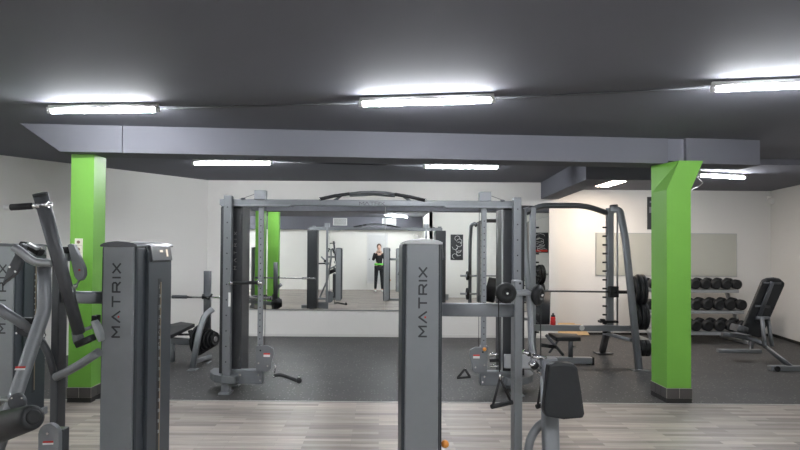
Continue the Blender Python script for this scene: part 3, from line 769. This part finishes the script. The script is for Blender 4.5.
MB().lathe(pe, (0, 1, 0), [(0, .038), (.006, .036)], 'white', 16).build('badge', RK)
MB().bar([P(529, 209, YRu-.05), P(523.5, 211, YRu-.1), P(524.5, 240, YRu-.2), P(534.5, 366, YR0)], .075, .075, 'silver', .12, r=.02).build('front_leg', RK)
ul = P(532.5, 300, YRu).x
MB().box((ul-.04, YRu-.04, zb_-.02), (ul+.04, YRu+.05, P(610, 208, YRu).z), 'silver', .012).build('upright', RK)
pg = MB()
for k in range(13):
    pc = P(535, 227.5+k*8.72, YRu-.02); pg.tube([pc, pc+V((.055, 0, 0))], .0125, 'black', 8, up=(0, 0, 1))
build_each(pg, 'catch_peg', RK)
hl = MB()
for z_ in (1.02, .62): hl.tube([(ul-.02, YRu-.05, z_), (ul-.40, YRu-.05, z_)], .022, 'steel', 12, up=(0, 0, 1))
build_each(hl, 'plate_horn', RK)
MB().bar([P(534, 322, YRu+.02), P(531, 351, YR1)], .09, .08, 'frame_dark', r=.02).build('rear_leg', RK)
ub = MB().box(P(600, 323, YRu-.08), P(616, 320, YRu+.02), 'black', .01).box(P(601, 322, YRu-.1), P(604, 318.5, YRu-.04), 'black', .01)
ub.build('spotter_arm', RK)
# plate horns
hn = MB()
for (x_, y_, Y_) in ((631, 290, 8.35), (633, 316, 8.3), (636, 348, 8.2)):
    hn.tube([P(x_, y_, Y_), P(x_, y_, Y_)+V((.30, 0, 0))], .022, 'steel', 12, up=(0, 0, 1))
build_each(hn, 'plate_horn', RK)

BBL = thing('barbell', 'long steel barbell lying across the tall rack', 'barbell', P(580, 291.5, YRu-.07))
MB().tube([P(507, 290.6, YRu-.07), P(616, 292, YRu-.07)], .013, 'frame_dark', 10, up=(0, 0, 1)).build('shaft', BBL)
MB().tube([P(616, 292, YRu-.07), P(634, 292.2, YRu-.07)], .024, 'rubber', 12, up=(0, 0, 1)).build('sleeve', BBL)
MB().lathe(P(613, 292, YRu-.07), (1, 0, 0), [(-.05, .05), (-.02, .075), (.03, .075), (.06, .05)], 'rubber', 10).box(P(610, 297.5, YRu-.14), P(616.5, 286, YRu-.05), 'black', .01).build('bearing_block', BBL)

def plate(c, ax, r, th, label, group):
    c, ax = V(c), V(ax).normalized()
    o = MB().lathe(c, ax, [(-th/2, .03), (-th/2, r*.30), (-th*.3, r*.34), (-th*.3, r*.80), (-th/2, r*.84), (-th/2, r*.96), (-th*.35, r), (th*.35, r), (th/2, r*.96), (th/2, r*.84), (th*.3, r*.80), (th*.3, r*.34), (th/2, r*.3), (th/2, .03)], 'rubber', 32)
    t_ = tag(o.build('weight_plate', loc=c), label, 'weight plate', group)
    h = MB().lathe(c, ax, [(-th/2-.002, .036), (th/2+.002, .036)], 'steel', 16).build('hub', t_)
    h.location = (0, 0, 0)
    return t_
axp = V((1, -.12, 0))
for i, (dx, r_, th) in enumerate(((.025, .2, .045), (.075, .22, .045), (.125, .22, .045))):
    plate(P(631, 290, 8.35)+V((dx+.03, 0, 0)), axp, r_, th, 'black weight plate on the upper horn beside the green column, %s' % ('nearest the slanted leg', 'in the middle', 'furthest from the slanted leg')[i], 'plates on the tall rack')
for i, (dx, r_, th) in enumerate(((.025, .17, .045), (.075, .19, .045), (.125, .19, .045))):
    plate(P(633, 316, 8.3)+V((dx+.03, 0, 0)), axp, r_, th, 'black weight plate on the middle horn beside the green column, %s' % ('nearest the slanted leg', 'in the middle', 'furthest from the slanted leg')[i], 'plates on the tall rack')
for i, (dx, r_, th) in enumerate(((.03, .11, .06), (.095, .11, .06))):
    plate(P(636, 348, 8.2)+V((dx+.05, 0, 0)), axp, r_, th, 'small thick black plate low on the rack beside the green column, %s' % ('left one', 'right one')[i], 'plates on the tall rack')

for z_, r_, lab in ((1.02, .10, 'small black weight plate on the upper left horn of the tall rack'), (.62, .13, 'black weight plate on the lower left horn of the tall rack')):
    plate((ul-.24, YRu-.05, z_), (1, 0, 0), r_, .05, lab, 'plates on the tall rack')
# bottle on the rack beam
zb0 = P(553, 325, yw+.035).z
bc = P(553, 325, yw+.035)
bo = thing('drink_bottle', 'red drinking bottle with a black cap standing on the rack beam', 'bottle', bc)
MB().lathe(bc, (0, 0, 1), [(0, .036), (.01, .038), (.05, .038), (.07, .034), (.10, .036), (.118, .03)], 'redplastic', 18).build('body', bo)
MB().lathe(bc, (0, 0, 1), [(.118, .031), (.138, .030), (.142, .016), (.168, .014)], 'black', 14).build('cap', bo)

# boards leaning at the wall
zt_ = P(575, 324, 11.2).z
for (xa_, xb_, ya_, lab, rot) in ((557, 581, 323.5, 'left pale wooden board leaning on the wall behind the rack', 0), (572, 595, 325, 'right pale wooden board leaning on the wall behind the rack', .06)):
    p0_, p1_ = P(xa_, 338, 11.0), P(xb_, 338, 11.0)
    z_ = P((xa_+xb_)/2, ya_, 11.3).z
    yo = 11.2+rot if False else WY2-.28+rot*2
    tag(MB().prism([V((p0_.x, yo, .01)), V((p1_.x, yo, .01)), V((p1_.x-rot*2, WY2-.06+rot*.4, z_)), V((p0_.x, WY2-.06+rot*.4, z_))], (0, -.02, .003), 'wood_board').build('wooden_board', loc=(p0_.x, yo, 0)), lab, 'board', 'boards leaning on the wall')

# --- adjustable bench inside the rack
YBn = 8.95
BN = thing('adjustable_bench', 'adjustable black bench with raised backrest inside the tall rack', 'bench', P(565, 362, YBn-.5)*1.0)
BN.location.z = 0
MB().bar([P(541, 326, YBn-.15)+V((0, 0, -.01)), P(542.5, 291, YBn+.1)], .25, .06, 'vinyl', r=.025, up=(0, 1, 0)).build('backrest', BN)
zs = P(563, 335, YBn-.5).z
MB().prism([P(548, 332.5, YBn-.3), P(577, 333.5, YBn-.3), P(581, 337.5, YBn-.55), P(556, 337.5, YBn-.55)], (0, 0, -.055), 'vinyl', .012).build('seat', BN)
g0 = P(570.5, 357, YBn-.5)
MB().bar([P(570.5, 337, YBn-.5), V((g0.x, g0.y, .09))], .06, .05, 'frame_dark', r=.01).build('seat_post', BN)
fr = MB()
yy = YBn-.5
e0, e1 = P(535, 360, yy), P(592, 361, yy)
fr.box((e0.x, yy-.04, .012), (e1.x, yy+.04, .105), 'silver', .012)
fr.box((e0.x-.1, yy-.25, 0.0), (e0.x, yy+.25, .07), 'silver', .01)
fr.build('base_frame', BN)
MB().box((e1.x-.01, yy-.045, 0), (e1.x+.02, yy+.045, .11), 'rubber', .01).box((e1.x-.08, yy-.03, 0), (e1.x-.03, yy+.03, .02), 'rubber').build('end_stop', BN)
MB().bar([P(546, 335, yy), P(563, 355, yy)], .04, .04, 'frame_dark').bar([P(560, 338, yy), P(549, 353, yy)], .03, .03, 'frame_dark').bar([P(541, 345, yy), P(556, 347, yy)], .05, .04, 'rubber').lathe(P(575, 347, yy-.05), (0, 1, 0), [(0, .02), (.04, .02)], 'chrome').build('support_linkage', BN)

# --- olympic bench at the left
YO = 8.0
OB = thing('bench_press', 'grey bench press with black pad between the left towers', 'bench', (P(195, 340, 8.2).x, 8.3, 0))
MB().bar([P(207.6, 271, 8.25), P(207.2, 345, 8.25)], .092, .08, 'frame_dark', r=.012).build('upright', OB)
MB().bar([P(213, 309, 8.15), P(205, 315, 8.1), P(199, 332, 8.0), P(192.5, 368, 7.9)], .075, .07, 'silver', .5, r=.015).build('curved_leg', OB)
MB().box(P(186.5, 370.5, 7.82), P(199, 369, 7.98), 'silver', .003).build('foot_plate', OB)
MB().bar([P(193, 362, 7.95), P(210, 357, 8.7)], .06, .06, 'silver', r=.012).box(P(206, 363.5, 8.3), P(212, 362, 8.5), 'silver').build('base_brace', OB)
MB().tube([P(203, 298, 8.2), P(203.5, 295, 8.15)], .02, 'rubber').bar([P(203, 297, 8.2), P(209, 299, 8.2), P(212, 294, 8.2)], .025, .04, 'rubber').build('hook', OB)
MB().prism([P(*q_[:2], q_[2]) for q_ in ((150, 328.5, 8.1), (171, 335, 7.7), (195, 323.5, 8.3), (181, 321.5, 8.6))], (0, 0, -.05), 'vinyl', .012).build('bench_pad', OB)
MB().bar([P(150, 339.5, 8.0), P(196, 342, 8.1)], .09, .06, 'silver', r=.012).bar([P(172, 341, 8.05), P(172, 362, 8.05)], .07, .06, 'silver').build('bench_frame', OB)
MB().tube([P(178, 334.5, 8.0), P(192, 334.5, 8.0)], .014, 'rubber').tube([P(190, 330, 8.05), P(192, 337, 8.05)], .03, 'rubber').build('storage_peg', OB)
zz = P(205, 340, 8.1)
for i in range(6):
    r_ = .205-.022*i; xx = P(199.5, 340, 8.12).x+.036*i
    plate((xx, 8.12+.02*i, P(205, 340, 8.12).z), (1, -.35, 0), r_, .032, 'black weight plate stacked on the bench press, number %s from the curved leg' % ['one', 'two', 'three', 'four', 'five', 'six'][i], 'plates on the bench press')
B2 = thing('barbell', 'steel barbell resting on the left bench press hooks', 'barbell', P(195, 297, 8.2))
MB().tube([P(186, 297, 8.2), P(250, 298, 8.2)], .014, 'chrome', 10, up=(0, 0, 1)).build('shaft', B2)
MB().tube([P(172, 296.8, 8.2), P(187, 297, 8.2)], .024, 'frame_dark', 12, up=(0, 0, 1)).build('sleeve', B2)
MB().tube([P(250, 297.8, 8.2), P(272, 298, 8.2)], .025, 'chrome', 12, up=(0, 0, 1)).build('sleeve', B2)

# --- dumbbell rack
YD = 10.75
DR = thing('dumbbell_rack', 'three-tier pale grey dumbbell rack on the right behind the green column', 'rack', (P(690, 334, YD).x, YD, 0))
xl2, xr2 = P(641, 300, YD).x, P(739, 300, YD).x
tiers = ((289.5, 10.95, 736), (310, 10.75, 741), (331, 10.55, 749))
prof_legs = []
for i, (py, yy_, pxr) in enumerate(tiers):
    zt_ = P(700, py-.5, yy_).z; xe = P(pxr-3, py, yy_).x
    m_ = MB()
    m_.prism([V((xl2, yy_-.17, zt_-.03)), V((xl2, yy_-.17, zt_-.005)), V((xl2, yy_+.17, zt_+.03)), V((xl2, yy_+.17, zt_+.005))], (xe-xl2, 0, 0), 'silver_light')
    m_.box((xl2, yy_-.185, zt_-.055), (xe, yy_-.165, zt_-.004), 'silver_light', .003)
    m_.build('shelf', DR)
for xx in (xl2+.05, xr2-.07):
    MB().bar([(xx, 11.1, P(735, 285, 11.1).z), (xx+.02, 10.5, .04)], .07, .05, 'silver_light', up=(1, 0, 0)).box((xx-.03, 10.35, 0), (xx+.05, 11.2, .05), 'silver_light', .008).build('leg', DR)
proto = None
ni = 0
names = ('top', 'middle', 'bottom')
for i, (py, yy_, pxr) in enumerate(tiers):
    rad = (.088, .093, .094)[i]
    zt_ = P(700, py-.5, yy_).z; step = (10.3, 11.2, 11.6)[i]*yy_/600
    xe = P((731.5, 736, 737.5)[i], py, yy_).x
    cnt = 0; proto = None
    while xe-cnt*step > xl2+.05 and cnt < 9:
        c = V((xe-cnt*step, yy_-.02, zt_+rad+.018))
        px = 380+c.x*600/c.y
        lab = 'black round dumbbell on the %s tier, %s' % (names[i], 'at the right end' if cnt == 0 else 'number %s from the right end' % ['', 'two', 'three', 'four', 'five', 'six', 'seven', 'eight', 'nine', 'ten'][cnt])
        cnt += 1
        if 652 < px < 687: continue
        if proto is None:
            t_ = thing('dumbbell', lab, 'dumbbell', c, 'dumbbells on the three-tier rack')
            ax = V((.12, -1, -.1)).normalized()
            for sg in (-1, 1):
                MB().lathe(c+ax*sg*.105, ax, [(-.05, rad*.84), (-.04, rad), (.04, rad), (.05, rad*.84), (.051, rad*.5), (.046, rad*.45)], 'rubber', 20).build('head', t_)
            MB().tube([c-ax*.07, c+ax*.07], .016, 'steel', 10, up=(0, 0, 1)).build('handle', t_)
            proto = t_
        else:
            dup(proto, c, lab)

# glass board, poster, speaker on the far wall
bx0, bx1 = P(596, 250, WY2).x, P(736, 250, WY2).x
bd = thing('glass_board', 'wide pale glass board on the wall above the dumbbells', 'board', (bx0, WY2, P(700, 276, WY2).z))
MB().box((bx0, WY2-.02, P(700, 276, WY2).z), (bx1, WY2-.006, P(700, 234, WY2).z), 'board_glass', .002).build('pane', bd)
MB().box((bx0-.012, WY2-.012, P(700, 276, WY2).z-.012), (bx1+.012, WY2, P(700, 234, WY2).z+.012), 'steel').build('frame', bd)
px0_ = P(647, 200, WY2).x
tag(MB().box((px0_, WY2-.025, P(650, 229.5, WY2).z), (px0_+.45, WY2, P(650, 197, WY2).z), 'shroud_deep', .004).box((px0_+.03, WY2-.027, P(650, 213, WY2).z), (px0_+.08, WY2-.02, P(650, 207, WY2).z), 'vent').box((px0_+.04, WY2-.027, P(650, 203, WY2).z), (px0_+.1, WY2-.02, P(650, 201, WY2).z), 'vent').build('poster', loc=(px0_, WY2, 2)), 'dark framed poster on the far wall, mostly hidden by the right green column', 'poster')
ps = P(771, 201, WY2-.1)
sp_ = thing('wall_speaker', 'small white round speaker high in the far right corner', 'speaker', ps)
MB().lathe(ps, (-.3, -1, -.2), [(-.05, .04), (-.03, .06), (.03, .068), (.05, .055), (.055, .03)], 'plaster', 18).build('housing', sp_)
MB().box((ps.x-.02, ps.y+.02, ps.z+.02), (ps.x+.02, ps.y+.1, ps.z+.1), 'plaster_white', .004).build('bracket', sp_)
kk = ZR/600; sx2 = (416-380)*kk; sz2 = 1.6+(249-236)*kk
tag(MB().lathe((sx2, REARZ+.1, sz2), (0, 1, -.3), [(-.1, .05), (-.04, .1), (.03, .12), (.07, .09)], 'plaster', 18).build('wall_speaker', loc=(sx2, REARZ, sz2)), 'small pale round speaker high on the wall seen in the mirror', 'speaker')

# --- upright bench at the right
YU = 8.9
UB = thing('incline_bench', 'folded incline bench with upright black backrest by the right wall', 'bench', P(765, 355, YU)*1.0); UB.location.z = 0
def U(px, py, Y=YU): return P(px, py, Y)
poly = [U(760, 282), U(761.5, 279.5), U(766, 277.6), U(773, 277), U(779, 278), U(783, 281.5), U(782.5, 284.5), U(761, 334), U(758, 336), U(741, 331), U(740.5, 328)]
MB().prism(poly, (-.02, -.07, -.02), 'vinyl', .015).build('backrest', UB)
bf = MB().bar([U(772.5, 282, YU-.09), U(757, 322, YU-.09)], .055, .03, 'frame_dark').bar([U(764, 283, YU-.085), U(781, 283.5, YU-.085)], .03, .02, 'frame_dark').bar([U(755.5, 306, YU-.085), U(770, 307, YU-.085)], .035, .02, 'frame_dark')
bf.build('back_frame', UB)
MB().bar([U(734, 327, YU-.1), U(744, 330, YU-.1)], .10, .2, 'frame_dark', r=.03).build('seat', UB)
MB().bar([U(762, 318, YU-.15), U(765, 346.5, YU-.3)], .042, .05, 'silver').bar([U(768, 318.5, YU-.1), U(772, 346.5, YU-.2)], .042, .05, 'silver').bar([U(757, 318, YU-.12), U(769, 318, YU-.12)], .04, .06, 'silver').build('support_strut', UB)
y1_, y2_ = H(735, 353, 0.0).y, H(790, 371.5, 0).y
MB().box(P(719, 352.8, y1_), P(759, 348.8, y1_+.08), 'silver', .01).build('rear_foot', UB)
MB().box(P(771.5, 371.3, y2_), P(815, 365, y2_+.1), 'silver', .01).lathe(P(778, 369, y2_-.02), (0, 1, 0), [(0, .035), (.02, .035)], 'rubber').build('front_foot', UB)
MB().bar([P(722, 334.5, YU), P(742, 336, YU), P(760, 342, YU-.1), P(789, 366, y2_+.05)], .06, .05, 'frame_dark', .2, r=.012).bar([P(766, 346, YU-.3), P(792, 366, y2_+.05)], .025, .03, 'silver_light').build('main_rail', UB)
cp = fillet([P(746, 337, y1_+.2), P(752, 340, y1_+.15), P(751, 350, y1_+.1), P(746, 352.5, y1_+.05), P(738, 351, y1_+.04)], .15)
MB().bar(cp, .06, .06, 'frame_dark', r=.015).build('curved_brace', UB)

# ------------------------------------------------------------------ the photographer (seen in the mirror)
def skin(name, verts, edges, rads, m, parent, sub=2, root=0):
    base = rootloc(parent); me = bpy.data.meshes.new(name)
    me.from_pydata([V(v)-base for v in verts], edges, []); o = bpy.data.objects.new(name, me); C.objects.link(o); o.parent = parent
    md = o.modifiers.new('skin', 'SKIN'); md.use_smooth_shade = True
    sv = me.skin_vertices[0].data if me.skin_vertices else None
    if sv is None:
        bpy.context.view_layer.objects.active = o
        sv = me.skin_vertices.new(name='') .data if hasattr(me.skin_vertices, 'new') else None
    if sv:
        for i, r_ in enumerate(rads): sv[i].radius = r_ if isinstance(r_, tuple) else (r_, r_)
        sv[root].use_root = True
    o.modifiers.new('sub', 'SUBSURF').levels = sub; o.modifiers['sub'].render_levels = sub
    me.materials.append(MATS[m]); return o
PX, PY = -.03, -.42
PR = thing('person', 'person in dark sportswear with a green waistband photographing themselves in the mirror', 'person', (PX, PY, 0))
def q(x, y, z): return (PX+x, PY+y, z)
J = [q(0, 0, .96), q(0, .0, 1.10), q(0, -.01, 1.28), q(0, 0, 1.42), q(0, .01, 1.50), q(0, .03, 1.60), q(0, .03, 1.70),
     q(.16, 0, 1.41), q(.22, .05, 1.18), q(.10, .24, 1.45), q(-.16, 0, 1.41), q(-.22, .05, 1.18), q(-.07, .24, 1.45),
     q(.09, 0, .90), q(.11, .02, .52), q(.13, 0, .10), q(.13, .12, .03), q(-.09, 0, .90), q(-.11, .03, .52), q(-.13, 0, .10), q(-.14, .12, .03)]
E = [(0, 1), (1, 2), (2, 3), (3, 4), (4, 5), (5, 6), (3, 7), (7, 8), (8, 9), (3, 10), (10, 11), (11, 12), (0, 13), (13, 14), (14, 15), (15, 16), (0, 17), (17, 18), (18, 19), (19, 20)]
RD = [(.14, .10), (.115, .085), (.145, .10), (.11, .08), .05, (.075, .09), (.07, .085), .055, .042, .028, .055, .042, .028, .085, .055, .038, .03, .085, .055, .038, .03]
skin('body', J, E, RD, 'skin', PR)
g_ = .012
def grow(ids, edges, name, m, extra=g_, root=0):
    idx = {j: i for i, j in enumerate(ids)}
    rr_ = [tuple(c+extra for c in (RD[j] if isinstance(RD[j], tuple) else (RD[j], RD[j]))) for j in ids]
    return skin(name, [J[j] for j in ids], [(idx[a], idx[b]) for a, b in edges], rr_, m, PR, root=idx[root])
# forearm ends just before the wrists
J2 = list(J)
grow([0, 1, 2, 3, 7, 8, 9, 10, 11, 12], [(0, 1), (1, 2), (2, 3), (3, 7), (7, 8), (8, 9), (3, 10), (10, 11), (11, 12)], 'top', 'cloth_black', root=1)
grow([0, 13, 14, 15, 17, 18, 19], [(0, 13), (13, 14), (14, 15), (0, 17), (17, 18), (18, 19)], 'leggings', 'cloth_black')
MB().lathe(q(0, 0, 1.0), (0, 0, 1), [(0, .165), (.03, .17), (.07, .165)], 'cloth_green', 24).build('waistband', PR)
for s in (-1, 1):
    MB().ball(q(s*.135, .06, .045), .05, 'white', (1, 2.4, .9)).build('shoe', PR)
    hc = V(q(s*.075, .27, 1.50)); hm = MB().ball(hc, .035, 'skin', (.8, .6, 1.3))
    for f in range(4):
        hm.tube([hc+V((s*-.005, .0, .03-.018*f)), hc+V((s*-.02, .035, .035-.018*f)), hc+V((s*-.05, .045, .035-.018*f)), hc+V((s*-.068+s*.004*f, .03, .035-.018*f))], .008, 'skin', 8)
    hm.tube([hc+V((0, 0, -.02)), hc+V((s*-.03, -.005, -.01)), hc+V((s*-.05, -.008, .0))], .009, 'skin', 8)
    hm.build('hand', PR)
hd = MB().ball(q(0, .03, 1.665), .09, 'skin', (.85, 1.0, 1.25)).ball(q(0, .125, 1.655), .014, 'skin', (1, 1.2, 1.5))
for s in (-1, 1):
    hd.ball(q(s*.032, .108, 1.68), .011, 'white').ball(q(s*.032, .117, 1.68), .006, 'hair').ball(q(s*.078, .03, 1.665), .018, 'skin', (.4, .8, 1.4))
hd.box(q(-.022, .108, 1.615), q(.022, .114, 1.622), 'red'); hd.build('head', PR)
MB().ball(q(0, .012, 1.69), .098, 'hair', (.92, .98, 1.18)).ball(q(.0, -.06, 1.60), .06, 'hair', (1, .7, 1.5)).build('hair', PR)
tag(MB().box(q(-.075, .285, 1.46), q(.075, .294, 1.535), 'black', .003).lathe(q(.05, .294, 1.52), (0, 1, 0), [(0, .008), (.002, .008)], 'chrome', 10).build('phone', loc=q(0, .29, 1.46)), 'black phone held up in front of the face, seen in the mirror', 'phone')

# ------------------------------------------------------------------ world and view
w = bpy.data.worlds.new('world'); SC.world = w; w.use_nodes = True
w.node_tree.nodes['Background'].inputs[0].default_value = (.6, .65, .7, 1); w.node_tree.nodes['Background'].inputs[1].default_value = .02
SC.view_settings.view_transform = 'Standard'; SC.view_settings.look = 'None'; SC.view_settings.gamma = 1; SC.view_settings.exposure = 2.85
